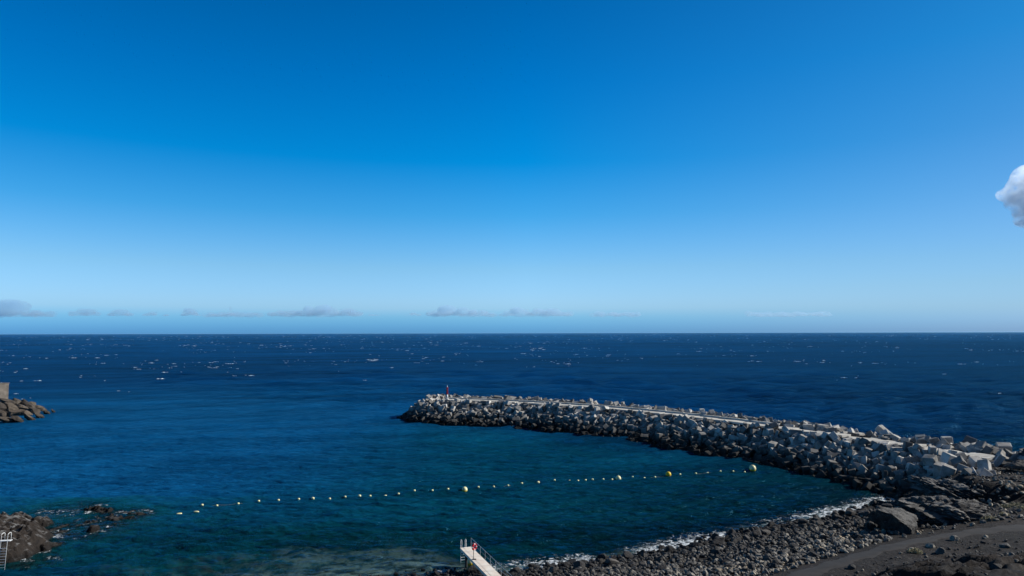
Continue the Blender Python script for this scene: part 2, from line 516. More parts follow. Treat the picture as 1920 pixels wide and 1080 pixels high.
# walkway: cast slabs with joints, a low kerb on the seaward edge
bm = bmesh.new(); kb = bmesh.new()
i = 2
while i < NCL - 2:
    L = 5 if i < NCL - 40 else random.choice((3, 4, 4))
    j = min(i + L, NCL - 1); a, t_, nb = frame_at(i); b = CL[j]; mdl = (a + b) / 2; d = (b - a)
    rough = 0.03 if i < NCL - 45 else .12
    rot = Euler((random.gauss(0, rough * .5), random.gauss(0, rough * .5), math.atan2(d.y, d.x))).to_matrix()
    add_box(bm, (mdl.x - base.x, mdl.y - base.y, DZ - .22 + random.gauss(0, rough)), (d.length - .08, 2 * HW, .44), rot, .04)
    if i < NCL - 45:
        e = mdl - nb * (HW + .28)
        add_box(kb, (e.x - base.x, e.y - base.y, DZ + .02), (d.length + .02, .5, .75), rot, .04)
    i += L
bm_obj('walkway', bm, M_DECK, bwt); bm_obj('kerb', kb, M_DECK, bwt)

# armour blocks
def block_mesh(k):
    rr = random.Random(100 + k); bm = bmesh.new()
    s = [(1, 1, 1), (.9, .9, 1.4), (.85, .95, 1.7), (1, 1, 1.15), (1, .5, 1.5), (.8, 1.1, 1.4), (1.05, .62, 1.25), (.78, .78, 1.9)][k]
    r = bmesh.ops.create_cube(bm, size=1)
    for v in bm.verts: v.co = Vector((v.co.x * s[0], v.co.y * s[1], v.co.z * s[2])) * (1 + rr.uniform(-.02, .02))
    bmesh.ops.bevel(bm, geom=list(bm.edges), offset=.045, segments=1, affect='EDGES')
    c = rr.choice(list(bm.verts))
    for v in bm.verts:
        if (v.co - c.co).length < .12: v.co *= .93      # a knocked corner
    bm.normal_update(); m = bpy.data.meshes.new('concrete_block'); bm.to_mesh(m); bm.free(); m.materials.append(M_BLOCK); return m, s


BM_ = [block_mesh(k) for k in range(8)]
blocks = []                                      # position, rotation, size, variant, row, column
rb = random.Random(5)


def put(p, z, k=None, sc=None, rot=None, tier='', i=0):
    k = rb.randrange(8) if k is None else k; sc = sc or rb.uniform(1.0, 1.5)
    rot = rot or Euler((rb.uniform(0, 6.3), rb.uniform(0, 6.3), rb.uniform(0, 6.3)))
    blocks.append([Vector((p.x, p.y, z)), rot, sc, k, tier, i])


for layer in (0, 1):
    i = -4.
    while i < NCL + 1:
        ii = int(i); p, t_, nb = frame_at(ii); p = p + t_ * (i - min(max(ii, 0), NCL - 1))
        w = BW[min(max(ii, 0), NCL - 1)]; u = HW + (.8 if layer else .7)
        while u < w + .6:
            uu = u + rb.uniform(-.4, .4); q = p + nb * uu + t_ * rb.uniform(-.5, .5)
            z = env(ii, uu) - (.25 if layer else 1.0) + rb.gauss(0, .24) + (.35 if layer and uu < HW + 1.2 and rb.random() < (.8 if ii > NCL - 45 else .4) else 0)
            if i < 0: z -= .5 * -i * .5
            if not (ii > NCL - 8 and ground1(q.x, q.y) > z + .2):
                fl = rb.random()
                rot = None
                if fl < .22: rot = Euler((rb.gauss(0, .25), rb.gauss(0, .25), math.atan2(t_.y, t_.x) + rb.gauss(0, .7)))
                f = (uu - HW) / (w - HW)
                put(q, z, rot=rot, tier='bay' + ('0' if f < .25 else '1' if f < .5 else '2' if f < .78 else '3'), i=ii)
            u += 1.3 if layer else 1.7
        i += 1.28 if layer else 1.7
i = -3.
while i < NCL + 3:                               # seaward shoulder, rising above the walkway
    ii = int(i); p, t_, nb = frame_at(ii); p = p + t_ * (i - min(max(ii, 0), NCL - 1))
    for u, dz in ((HW + 1.3, .05), (HW + 2.5, .45), (HW + 3.8, .1), (HW + 5.2, -.5), (HW + 7, -1.2), (HW + 9, -2.2)):
        q = p - nb * (u + rb.uniform(-.4, .4)) + t_ * rb.uniform(-.6, .6)
        if rb.random() < (.5 if u < HW + 1.4 else .9): put(q, DZ - .35 + dz + rb.gauss(0, .22), tier='sea', i=ii)
    i += 1.22
for a in np.linspace(-1.9, 1.9, 17):             # the round head
    for rr_, zz_ in ((1.8, 5.0), (3.2, 4.7), (4.6, 4.1), (6.0, 3.3), (7.4, 2.5), (8.8, 1.6), (10.2, .8), (11.6, 0)):
        p, t_, nb = frame_at(0); a_ = a + rb.uniform(-.1, .1)
        q = p + (-t_ * math.cos(a_) + nb * math.sin(a_)) * rr_ * .85
        put(q, zz_ - .4 + rb.gauss(0, .25), tier='head', i=-5)
# the big blocks that stand out at the shore end
for px, py, z, sc, k, tier in ((1818, 832, 5.6, 2.2, 0, 'sea'), (1838, 838, 5.2, 1.6, 3, 'sea'), (1882, 846, 5.2, 2.3, 5, 'sea'), (1872, 846, 5.0, 2.0, 0, 'sea'), (1860, 844, 5.2, 1.7, 6, 'sea'), (1752, 831, 5.7, 2.0, 0, 'sea'),
                               (1776, 832, 5.5, 2.1, 4, 'sea'), (1659, 811, 5.9, 2.0, 7, 'sea'), (1814, 893, 4.4, 1.8, 1, 'shore'), (1826, 893, 4.4, 1.8, 5, 'shore'), (1843, 892, 4.5, 1.9, 0, 'shore'), (1857, 892, 4.4, 1.6, 3, 'shore'),
                               (1846, 878, 5.0, 2.0, 1, 'shore'), (1830, 868, 5.1, 1.9, 0, 'shore'), (1778, 885, 4.2, 2.2, 0, 'shore'), (1800, 872, 4.6, 2.1, 3, 'shore'), (1780, 862, 5., 2.2, 0, 'shore'), (1745, 868, 4.2, 2.1, 5, 'shore'),
                               (1805, 885, 4.2, 2.1, 0, 'shore'), (1762, 885, 3.6, 2.0, 2, 'shore')):
    put(at(px, py, z), z, k, sc * .80, Euler((rb.gauss(0, .5), rb.gauss(0, .5), rb.uniform(0, 3))), tier, NCL)

CUBE_V = np.array([(x, y, z) for x in (-.5, .5) for y in (-.5, .5) for z in (-.5, .5)])
CUBE_F = [(0, 1, 3, 2), (4, 6, 7, 5), (0, 4, 5, 1), (2, 3, 7, 6), (0, 2, 6, 4), (1, 5, 7, 3)]
bv, bf = [], []
for b in blocks:
    M = b[1].to_matrix(); s = BM_[b[3]][1]; o = len(bv)
    for c_ in CUBE_V: bv.append(b[0] + M @ Vector((c_[0] * s[0], c_[1] * s[1], c_[2] * s[2])) * b[2])
    bf += [tuple(o + x for x in f) for f in CUBE_F]
nblockf = len(bf)
tree = BVHTree.FromPolygons(bv, bf)
hits = [0] * len(blocks)
org = Vector((0, 0, H))
for py in range(728, 952, 2):
    for px in range(740, 1920, 2):
        h = tree.ray_cast(org, ray(px, py).normalized())
        if h[2] is not None: hits[h[2] // 6] += 1
order = sorted(range(len(blocks)), key=lambda j: -hits[j])
single = set(order[:296])


def merged_blocks(idx):
    V, Fq, T = [], [], []
    for j in idx:
        p, r, sc, k, *_ = blocks[j]; m = BM_[k][0]; M = Matrix.Translation(p) @ r.to_matrix().to_4x4() @ Matrix.Scale(sc, 4)
        o = len(V); V += [M @ v.co for v in m.vertices]; Fq += [[o + x for x in q.vertices] for q in m.polygons]; T += [rb.random()] * len(m.vertices)
    m = bpy.data.meshes.new('concrete_blocks'); m.from_pydata(V, [], Fq); m.update()
    a = m.attributes.new('tone', 'FLOAT', 'POINT'); a.data.foreach_set('value', T); m.materials.append(M_BLOCKS); return m


tag(link('concrete_blocks', merged_blocks([j for j in range(len(blocks)) if j not in single and (hits[j] > 0 or blocks[j][0].z > -1.5)])),
    'smaller looking concrete blocks of the breakwater beyond the nearest ones', 'concrete blocks', kind='stuff')

# ---- words for repeats: base phrase from what each one looks like and where it lies; ties are told apart by their order
ORD = ['leftmost', 'second from left', 'third from left', 'fourth from left', 'fifth from left', 'sixth from left', 'seventh from left', 'eighth from left', 'ninth from left', 'tenth from left',
       'eleventh from left', 'twelfth from left', 'thirteenth from left', 'fourteenth from left', 'fifteenth from left', 'sixteenth from left']
NUM = ['', 'one', 'two', 'three', 'four', 'five', 'six', 'seven', 'eight', 'nine', 'ten', 'eleven', 'twelve', 'thirteen', 'fourteen', 'fifteen', 'sixteen']


def settle_labels(items):                        # items: [object, adjectives, noun, place, pixel x]
    by = {}
    for it in items: by.setdefault((it[1], it[2], it[3]), []).append(it)
    for (adj, noun, place), v in by.items():
        v.sort(key=lambda q: q[4])
        for k, it in enumerate(v):
            if len(v) == 1: L = f'{adj} {noun} {place}'
            elif len(v) == 2: L = f'{("left", "right")[k]} one of two {adj} {noun}s {place}'
            else: L = f'{ORD[min(k, 15)]} of {NUM[min(len(v), 16)]} {adj} {noun}s {place}'
            if len(L.split()) > 16: L = L.replace(' the ', ' ').replace(' of ' + NUM[min(len(v), 16)], ' of')
            it[0]['label'] = L


def along(px):                                   # what the photograph shows in line with this stretch
    for lim, nm in ((905, 'below the red beacon'), (1010, 'just right of the beacon'), (1110, 'left of the paired buoys'), (1205, 'behind the lemon buoy'), (1300, 'behind the orange buoy'),
                    (1365, 'left of the largest buoy'), (1455, 'behind the largest buoy'), (1530, 'right of the buoys'), (1600, 'left of the surf corner'), (1660, 'above the surf corner'),
                    (1720, 'above the tilted boulder'), (1770, 'left of the cinder plain'), (1825, 'at the cinder plain')):
        if px < lim: return nm
    return 'at the shore end'


items = []
for j in sorted(single, key=lambda j: -hits[j]):
    p, r, sc, k, tier, i = blocks[j]
    o = link('concrete_block', BM_[k][0]); o.location = p; o.rotation_euler = r; o.scale = (sc,) * 3
    M = r.to_matrix(); up = max(abs(M[2][a]) for a in range(3)); s = BM_[k][1]
    shape = 'thin' if k == 4 else 'long' if s[2] >= 1.5 else 'cubic' if s[2] <= 1.15 else 'oblong'
    pose = 'flat-lying' if up > .95 else 'tilted' if up > .78 else 'corner-standing'
    row = {'bay0': 'upper slope', 'bay1': 'middle slope', 'bay2': 'lower slope', 'bay3': 'waterline', 'sea': 'seaward crest', 'head': 'rounded head', 'shore': 'landward pile'}[tier]
    px = proj(p)[0]
    tag(o, None, 'concrete block', 'concrete armour blocks of the breakwater')
    items.append([o, f'{pose} {shape}', 'block', f'on {row}, {along(px)}', px])
settle_labels(items)

# ------------------------------------------------------------------ beacon on the head of the breakwater
bx = at(838.5, 749.5, DZ); bcn = empty('beacon', (bx.x, bx.y, DZ))
bcn.scale = (1, 1, 1.12); tag(bcn, 'slim red and white harbour beacon standing on the head of the breakwater', 'beacon')
bm = bmesh.new(); add_lathe(bm, [(.55, 0), (.55, .25), (.42, .32)], 16); bm_obj('plinth', bm, M_DECK, bcn)
bm = bmesh.new(); add_lathe(bm, [(.25, .32), (.235, 1.35)], 18); bm_obj('white_shaft', bm, M_WHITE, bcn, True)
bm = bmesh.new(); add_lathe(bm, [(.235, 1.352), (.23, 3.1), (.30, 3.12), (.30, 3.18), (.1, 3.2)], 18); bm_obj('red_shaft', bm, M_RED, bcn, True)
bm = bmesh.new(); add_lathe(bm, [(.1, 3.2), (.13, 3.24), (.13, 3.48), (.05, 3.58), (.02, 3.8)], 14); bm_obj('lantern', bm, M_STEEL, bcn, True)
bm = bmesh.new()
add_tube(bm, [(-.28, .15, .3), (-.28, .15, 3)], .018, 6); add_tube(bm, [(-.28, -.15, .3), (-.28, -.15, 3)], .018, 6); bl = bm_obj('access_ladder', bm, M_DARKSTEEL, bcn)
for k in range(7): bm = bmesh.new(); add_box(bm, (-.28, 0, .5 + k * .36), (.03, .3, .03)); bm_obj('rung', bm, M_DARKSTEEL, bl)

# ------------------------------------------------------------------ stones
def ico(sub):
    bm = bmesh.new(); bmesh.ops.create_icosphere(bm, subdivisions=sub, radius=1); bm.verts.ensure_lookup_table()
    v = np.array([q.co[:] for q in bm.verts]); f = np.array([[x.index for x in q.verts] for q in bm.faces]); bm.free(); return v, f


def rocky(sub, seed, cuts=9, rough=.06, sq=(1, 1, 1)):
    """A broken stone: a ball planed off by random cuts, then roughened."""
    v, f = ico(sub); r = np.random.default_rng(seed)
    for _ in range(cuts):
        nrm = r.normal(size=3); nrm /= np.linalg.norm(nrm); d = r.uniform(.45, .85); q = v @ nrm
        v = v - np.outer(np.maximum(q - d, 0), nrm) * .93
    rad = np.linalg.norm(v, axis=1, keepdims=True); u = v / rad
    nn_ = fbm(u[:, 0] * 2 + seed, u[:, 1] * 2 + u[:, 2] * 1.7, 4, .55, seed) + .6 * fbm(u[:, 2] * 4 + seed, u[:, 1] * 4 - u[:, 0] * 3, 3, .6, seed + 5)
    v = v * (1 + rough * nn_[:, None])
    return v * np.array(sq), f


# loose cobbles of the beach and rubble strewn over the ground: one mass
def strew(name, P, size, tone, mat, smooth=False, sub=1):
    bases = [rocky(sub, 300 + k, 7, .10, (1, random.uniform(.7, 1), random.uniform(.5, .8))) for k in range(24)]
    f0 = bases[0][1]; nv = len(bases[0][0]); N = len(P)
    k = RNG.integers(0, 24, N); B = np.stack([b[0] for b in bases])[k]
    a, b_, c_ = RNG.uniform(0, 6.28, N), RNG.normal(0, .5, N), RNG.normal(0, .5, N)
    def rot(A, ax):
        Cc, Ss = np.cos(A), np.sin(A); M = np.zeros((N, 3, 3)); i, j = [x for x in range(3) if x != ax]
        M[:, ax, ax] = 1; M[:, i, i] = Cc; M[:, j, j] = Cc; M[:, i, j] = -Ss; M[:, j, i] = Ss; return M
    M = rot(a, 2) @ rot(b_, 0) @ rot(c_, 1)
    V = np.einsum('nij,nvj->nvi', M, B) * size[:, None, None] + P[:, None, :]
    Fq = (f0[None] + (np.arange(N) * nv)[:, None, None]).reshape(-1, 3)
    m = new_mesh(name, V.reshape(-1, 3), Fq, mat, smooth)
    at_ = m.attributes.new('tone', 'FLOAT', 'POINT'); at_.data.foreach_set('value', np.repeat(tone, nv).astype(np.float32))
    return link(name, m)


X = RNG.uniform(-62, 82, 90000); Y = RNG.uniform(52, 106, 90000)
sd, pd = shore_d(X, Y), path_d(X, Y)
side = np.ones(len(X))                            # seaward of the path
inner = []
for a, b in zip(PATH, PATH[1:]): inner.append((a, b))
dens = sstep(-3.5, -.3, sd) * (1 - sstep(19, 25, sd)) * (pd > 2.0)
PXS = [p.x for p in PATH]; PYS = [p.y for p in PATH]
dens = dens * np.where(Y > np.interp(X, PXS, PYS), 1, .10)
dens = dens * np.where(X > at(1650, 985, 4).x, .25, 1)
keep = RNG.random(len(X)) < dens * .62
X, Y, sd, pd = X[keep], Y[keep], sd[keep], pd[keep]
sz = .16 + .30 * RNG.random(len(X)) ** 2.2
tone = np.clip(.28 + .30 * RNG.normal(size=len(X)) * .8 + .30 * sstep(5, 16, sd), 0, .94)
tan = (fbm(X / 5, Y / 5, 3, .5, 90) > .16) & (sd > 12); tone = np.where(tan & (RNG.random(len(X)) < .5), RNG.uniform(.9, 1, len(X)), tone)
P = np.stack([X, Y, ground(X, Y) + sz * .25], 1)
tag(strew('beach_cobbles', P, sz, tone, M_STONE), 'grey black cobbles and tan pebbles heaped along the beach', 'cobbles', kind='stuff')

X = RNG.uniform(14, 100, 26000); Y = RNG.uniform(52, 112, 26000); sd, pd = shore_d(X, Y), path_d(X, Y)
keep = (sd > 20) & (pd > 2.0) & (RNG.random(len(X)) < .22 + .5 * sstep(0, .5, fbm(X / 4, Y / 4, 3, .5, 77)))
X, Y = X[keep], Y[keep]; sz = .05 + .22 * RNG.random(len(X)) ** 3.5
tone = np.clip(.20 + .17 * RNG.normal(size=len(X)), 0, .8)
tag(strew('rubble', np.stack([X, Y, ground(X, Y) + sz * .2], 1), sz, tone, M_STONE), 'small dark volcanic rubble scattered over the ground beside the path', 'rubble', kind='stuff')

# boulders, each a thing
BOULD = []
for k in range(14):
    v, f = rocky(3, 40 + k, 8 + k % 5, .09, [(1, .85, .62), (1, .9, .75), (1.15, .8, .6), (.9, .9, .95), (1, .7, .55)][k % 5])
    BOULD.append(new_mesh('boulder', v, f, M_LAVA, False))
BG = 'dark boulders along the beach'
items = []; taken = []
rs = random.Random(21)


def boulder(p, size, k=None, rz=None, mat=None, sink=.25, tilt=.3):
    o = link('boulder', BOULD[rs.randrange(14) if k is None else k]); o.location = (p.x, p.y, p.z + size * (.5 - sink))
    o.rotation_euler = (rs.gauss(0, tilt), rs.gauss(0, tilt), rs.uniform(0, 6.3) if rz is None else rz); o.scale = (size,) * 3
    return o


def place_words(px):
    for lim, nm in ((960, 'by the pier'), (1060, 'right of the pier'), (1150, 'under the lemon buoy'), (1240, 'under the orange buoy'), (1330, 'left of the largest buoy'), (1420, 'under the largest buoy'),
                    (1510, 'by the widest surf'), (1580, 'past the widest surf'), (1650, 'near the tilted boulder')):
        if px < lim: return nm
    return 'at the tilted boulder'


tries = 0
while len(items) < 250 and tries < 9000:
    tries += 1
    x, y = rs.uniform(-12, 62), rs.uniform(57, 106)
    s_, p_ = float(shore_d(np.array(x), np.array(y))), float(path_d(np.array(x), np.array(y)))
    if not (-1.6 < s_ < 20) or p_ < 2.6: continue
    q = proj((x, y, max(s_, 0) * .19))
    if not (955 < q[0] < 1690 and q[1] < 1076): continue
    if s_ > 5 and rs.random() < .62: continue
    size = rs.uniform(.38, .62) if s_ > 4 else rs.uniform(.42, .95) if s_ > .8 else rs.uniform(.45, .8)
    if any((x - a) ** 2 + (y - b) ** 2 < ((size + c) * .95) ** 2 for a, b, c in taken): continue
    taken.append((x, y, size)); k = rs.randrange(14); o = boulder(Vector((x, y, ground1(x, y))), size, k)
    row = 'in the surf' if s_ < .6 else 'behind the foam' if s_ < 4.5 else 'mid beach' if s_ < 11 else 'high beach'
    big = 'large' if size > .78 else 'medium' if size > .55 else 'small'
    shp = ('flattish', 'rounded', 'long', 'tall', 'slabby')[k % 5]
    tag(o, None, 'boulder', BG); items.append([o, f'{big} {shp}', 'boulder', f'{row}, {place_words(q[0])}', q[0]])
settle_labels(items)


def craggy(sub, seed, sq, amp=.34):
    """Lava: a ball broken up by sharp ridges and fissures."""
    v, f = ico(sub); a, b, c = v.T; t_ = 0; w = 1; tot = 0
    for o in range(5):
        k = 1.5 * 2 ** o; q = 1 - 2 * np.abs(fbm(a * k + c * k * .7 + seed, b * k - c * k * .6 - seed, 2, .5, seed + o)); t_ = t_ + w * q; tot += w; w *= .62
    return v * (1 + amp * (t_ / tot * 1.6 - .7))[:, None] * np.array(sq), f


def one_rock(name, label, px, py, size, seed, sq, mat, cuts=14, rough=.08, rot=(0, 0, 0), sub=5, z=None, sink=.3, cat='boulder', planes=()):
    v, f = craggy(sub, seed, sq, rough) if cuts == 0 else rocky(sub, seed, cuts, rough, sq)
    for nrm, d in planes:
        nrm = np.array(nrm) / np.linalg.norm(nrm); v = v - np.outer(np.maximum(v @ nrm - d, 0), nrm) * .9
    u = v * 1.0
    nn_ = np.abs(fbm(u[:, 0] * 3 + u[:, 2] * 1.3 + seed, u[:, 1] * 3 - u[:, 2], 4, .6, seed + 9)); v = v * (1 - .10 * (1 - nn_)[:, None] ** 6)
    o = link(name, new_mesh(name, v * size, f, mat, False)); p = on_ground(px, py) if z is None else at(px, py, z)
    o.location = (p.x, p.y, p.z + size * sq[2] * (1 - 2 * sink)); o.rotation_euler = rot
    return tag(o, label, cat)


one_rock('boulder', 'big grey boulder with a tilted sunlit face beside the path', 1688, 998, 2.6, 77, (1.3, 1.0, .66), M_BIG, 7, .14, (0, 0, 0), sink=.17, planes=(((.40, -.40, .82), .30), ((-.72, -.62, .02), .70)))
one_rock('boulder', 'dark slab leaning against the left of the big tilted boulder', 1638, 990, 1.3, 81, (1.1, .7, .7), M_LAVA, 12, .07, (0, .2, 1.0))
one_rock('rock_ridge', 'rugged grey lava ridge between the big tilted boulder and the cinder plain', 1762, 975, 3.7, 91, (1.25, .85, .42), M_RIDGE, 0, .5, (.0, .0, -.2), sink=.24, cat='rock')
one_rock('rock_ridge', 'smaller fissured lava hump right of the grey ridge', 1818, 966, 2.0, 95, (1.1, .85, .55), M_RIDGE, 0, .5, (0, 0, .3), sink=.25, cat='rock')
one_rock('rock_ridge', 'stepped lava shelf running from the grey ridge up to the breakwater', 1768, 925, 3.0, 97, (.8, 1.7, .42), M_RIDGE, 0, .5, (0, 0, .2), sink=.3, cat='rock')
one_rock('boulder', 'dark pointed stone leaning at the right foot of the grey ridge', 1835, 972, .9, 99, (1, .7, .8), M_LAVA, 9, .05, (.3, 0, .4), 4)
one_rock('boulder', 'black lone boulder with a sunlit right edge, low on the cinder slope', 1868, 1064, .62, 103, (1.05, .9, .85), M_LAVA, 8, .05, (0, .1, .2), 4)
M_PALEROCK = mat_rock('pale_stone', (.12, .115, .105), (.30, .285, .26), 1.4, False)
for (px, py, s, sd_, lab, m_) in ((1790, 1013, .50, 111, 'half pale stone on the near edge of the path, right of the other pale ones', M_PALEROCK), (1745, 1026, .52, 113, 'pale ridged stone just below the path, left of the half pale stone', M_PALEROCK),
                                  (1763, 1037, .55, 117, 'round pale boulder on the slope below the ridged stone', M_PALEROCK), (1884, 1027, .55, 119, 'wide buff boulder below the path near the frame edge', M_PALEROCK),
                                  (1897, 1042, .36, 121, 'small pale stone above the palest oval stone', M_PALEROCK), (1904, 1054, .34, 123, 'palest oval stone right of the black lone boulder', M_PALEROCK),
                                  (1782, 1058, .26, 127, 'small pale stone lying alone left of the black boulder', M_PALEROCK), (1596, 1066, .40, 129, 'small grey stone below the bend of the path', M_LAVA)):
    one_rock('boulder', lab, px, py, s, sd_, (1, .85, .72), m_, 8, .05, (random.gauss(0, .2), random.gauss(0, .2), random.uniform(0, 6)), 3)
# black natural rocks that close the breakwater's landward end
for n_, (px, py, s, lab) in enumerate(((1884, 876, 2.4, 'large black fractured rock beside the last concrete blocks'), (1908, 866, 2.2, 'black rock behind the fractured one, cut by the frame'),
                                       (1912, 884, 2.0, 'low black rock at the edge of the cinder plain, cut by the frame'), (1945, 872, 2.8, 'black rock closing the landward end of the breakwater'), (1866, 866, 1.2, 'brownish black rock under the end of the walkway'))):
    one_rock('boulder', lab, px, py, s, 140 + n_, (1.1, .9, .6), M_LAVA, 12, .10, (random.gauss(0, .2), random.gauss(0, .2), n_), 4, sink=.1)

# dry cushion shrubs
for n_, (px, py, s, lab) in enumerate(((1888, 952, .75, 'pale domed dry shrub on the cinder plain, left one of the clump'), (1905, 950, .85, 'wide pale dry shrub in the middle of the clump on the plain'), (1922, 955, .9, 'pale dry shrub of the clump cut by the frame edge'),
                                       (1883, 966, .55, 'small low dry shrub just below the clump'), (1856, 976, .95, 'greenish straggly shrub between the grey ridge and the path'), (1717, 1036, .7, 'yellowish low plant among rocks below the path'))):
    p = on_ground(px, py); sh = empty('dry_shrub', p); tag(sh, lab, 'shrub', 'dry shrubs by the path'); rr = random.Random(n_)
    bm = bmesh.new()
    for _ in range(700):
        th, u = rr.uniform(0, 6.28), rr.random() ** .4; el = math.asin(rr.random())
        c_ = Vector((math.cos(th) * math.cos(el), math.sin(th) * math.cos(el) * .85, math.sin(el) * .55)) * u * s * (1 + .25 * math.sin(3 * th + n_))
        d1 = Vector((rr.gauss(0, 1), rr.gauss(0, 1), rr.gauss(0, 1))).normalized(); d2 = d1.orthogonal().normalized(); L = rr.uniform(.04, .10)
        a_ = [bm.verts.new(c_ + d1 * L), bm.verts.new(c_ + d2 * L * .45), bm.verts.new(c_ - d1 * L), bm.verts.new(c_ - d2 * L * .45)]; bm.faces.new(a_)
    bm_obj('foliage', bm, M_SHRUB, sh)
    bm = bmesh.new()
    for k in range(9):
        th = k * .7; add_tube(bm, [(0, 0, -.05), (math.cos(th) * s * .4, math.sin(th) * s * .35, s * .25), (math.cos(th) * s * .75, math.sin(th) * s * .65, s * .35)], [.025, .018, .01], 5)
    bm_obj('stems', bm, M_WOOD, sh)

# ------------------------------------------------------------------ rocky point with a tower, far left
PT = at(15, 784, 0)
vv = []
core = one_rock('rock_point', 'low rocky point of big brown boulders on the far left of the bay', -60, 778, 17, 201, (1.32, .55, .33), M_BROWN, 14, .07, (0, .02, -.15), 5, 0, .42, 'rock')
rp = random.Random(9)
items = []
rows = [(-5, 786, 2.2, .5), (12, 788, 2.4, .5), (34, 787, 2.6, .5), (54, 783, 2.3, .6), (72, 780, 2.0, .5), (88, 774, 1.6, .4), (99, 771, 1.1, .2), (4, 776, 2.6, 2.0), (24, 775, 2.8, 2.0), (45, 773, 2.6, 1.8), (64, 771, 2.3, 1.4), (80, 768, 2.0, .9),
        (2, 764, 2.6, 3.6), (20, 763, 2.7, 3.5), (39, 763, 2.5, 3.1), (56, 762, 2.3, 2.5), (71, 763, 1.9, 1.8), (12, 753, 2.5, 4.6), (30, 753, 2.3, 4.2), (46, 755, 2.1, 3.6), (60, 757, 1.7, 2.8), (-20, 770, 3, 3), (-20, 785, 3, .8)]
BROWN = []
for k in range(6):
    v, f = rocky(4, 240 + k, 18, .09, [(1.25, .9, .62), (1, .9, .7), (1.4, .8, .55)][k % 3]); BROWN.append(new_mesh('boulder', v, f, M_BROWN, False))
for px, py, s, z in rows:
    p = at(px, py, z); o = link('boulder', BROWN[rp.randrange(6)]); o.location = p; o.scale = (s * .8,) * 3
    o.rotation_euler = (rp.gauss(0, .25), .25 + rp.gauss(0, .2), rp.uniform(-.6, .6))
    row = 'at the waterline' if z < .7 else 'in the second row' if z < 2.3 and py > 766 else 'on the upper slope' if z < 3.9 else 'under the tower'
    tag(o, None, 'boulder', 'brown boulders of the rocky point'); items.append([o, 'large brown' if s > 2.2 else 'smaller brown', 'boulder', row + ' of the left rocky point', px])
settle_labels(items)
tp = at(-5.5, 747, 4.8); tw = empty('stone_tower', (tp.x, tp.y, 4.4), -.3)
tag(tw, 'square tan masonry tower standing on the rocky point at the left frame edge', 'tower')
bm = bmesh.new(); add_box(bm, (0, 0, 2.5), (4.0, 4.0, 5.0), None, .06)
for k in range(9):
    add_box(bm, (0, 0, .30 + k * .54), (4.06, 4.06, .50), None, .02)
bm_obj('wall', bm, M_TOWER, tw)
bm = bmesh.new(); add_box(bm, (0, 0, 5.08), (4.35, 4.35, .16), None, .03); bm_obj('coping', bm, M_TOWER, tw)

# ------------------------------------------------------------------ water
def in_bay(x, y):                                # 1 in the sheltered bay, 0 in the open sea
    a, b = Vector(CL[0]), Vector(CL[-1]); t_ = (b - a).normalized(); nb = Vector((t_.y, -t_.x))
    side = (x - a.x) * nb.x + (y - a.y) * nb.y
    return sstep(-25, 25, side)


def water_waves(x, y, r):
    rw = np.random.default_rng(4); z = np.zeros(np.shape(x)); dr = np.maximum(r * r / (H * 683 * 2.0), .14); bay = in_bay(x, y)
    for k in range(80):
        lam = 1.1 * (34 / 1.1) ** (k / 79) * rw.uniform(.92, 1.08)
        th = math.atan2(-1, .30) + rw.normal(0, .42); kx, ky = math.cos(th) * 2 * math.pi / lam, math.sin(th) * 2 * math.pi / lam
        a = .0118 * lam ** .62 / 1.25
        ph = rw.uniform(0, 6.28) + .9 * fbm(x / (lam * 6), y / (lam * 6), 2, .5, 200 + k)
        gain = np.clip((lam / dr - 2.0) / 3, 0, 1) * (bay * (1.5 if lam < 5 else .5) + (1 - bay) * 2.0)
        q = np.sin(kx * x + ky * y + ph)
        z += a * gain * (q + .22 * np.cos(2 * (kx * x + ky * y + ph)))
    return z


NTH, th = 1500, np.linspace(R(-62), R(62), 1500)
ypx = np.concatenate([np.linspace(330, 4, 760), np.array([3, 2, 1.3, .8, .45, .3])])
rr = H * 683 / ypx
TH, RRr = np.meshgrid(th, rr); X = RRr * np.sin(TH); Y = RRr * np.cos(TH)
dshore = shore_d(X, Y); gz = ground(X, Y)
nearm = (X > -91) & (X < -37) & (Y > 75) & (Y < 107)
rz_ = np.full(X.shape, -9.); rz_[nearm] = reef(X[nearm], Y[nearm])
depth = -np.maximum(gz, rz_)
Z = water_waves(X, Y, RRr)
Z *= .35 + .65 * sstep(.1, 2.5, depth)
clear = np.exp(-np.clip(depth, 0, 30) * .62)
# tint of the water: navy offshore, brighter blue over sand outside the bay, teal in the bay, grey green near the beach
bay = in_bay(X, Y)
XR, YR = X * .98 + Y * .18, Y * .98 - X * .18
n1 = fbm(XR / 150, YR / 34, 6, .58, 300); n2 = fbm(XR / 600, YR / 300, 5, .5, 320); n3 = fbm(XR / 30, YR / 9, 5, .6, 340)
C = np.zeros(X.shape + (3,))
def lay(col, w): C[:] = C * (1 - w[..., None]) + np.array(col) * w[..., None]
C[:] = (.0012, .032, .100)
lay((.0008, .016, .042), sstep(.0, .6, np.sin(TH)) * sstep(140, 320, RRr) * .85)
lay((.0018, .040, .112), sstep(900, 4000, RRr) * .6)  # far water lightened: horizon haze put into the tint
lay((.0035, .085, .215), (1 - sstep(-.35, .12, np.sin(TH))) * sstep(75, 125, RRr) * (1 - sstep(230, 430, RRr)) * .9)
lay((.0012, .064, .104), bay * (1 - sstep(150, 215, RRr + .4 * X)) * sstep(-55, -5, X) * .85)
lay((.0012, .066, .096), (1 - sstep(82, 130, RRr)) * .6)
lay((.0016, .044, .058), sstep(-45, -8, dshore) * .7 * sstep(-8, 12, X))
lay((.0040, .120, .135), (1 - sstep(.6, 4.2, depth)) * (1 - sstep(-8, 10, X)) * .8)
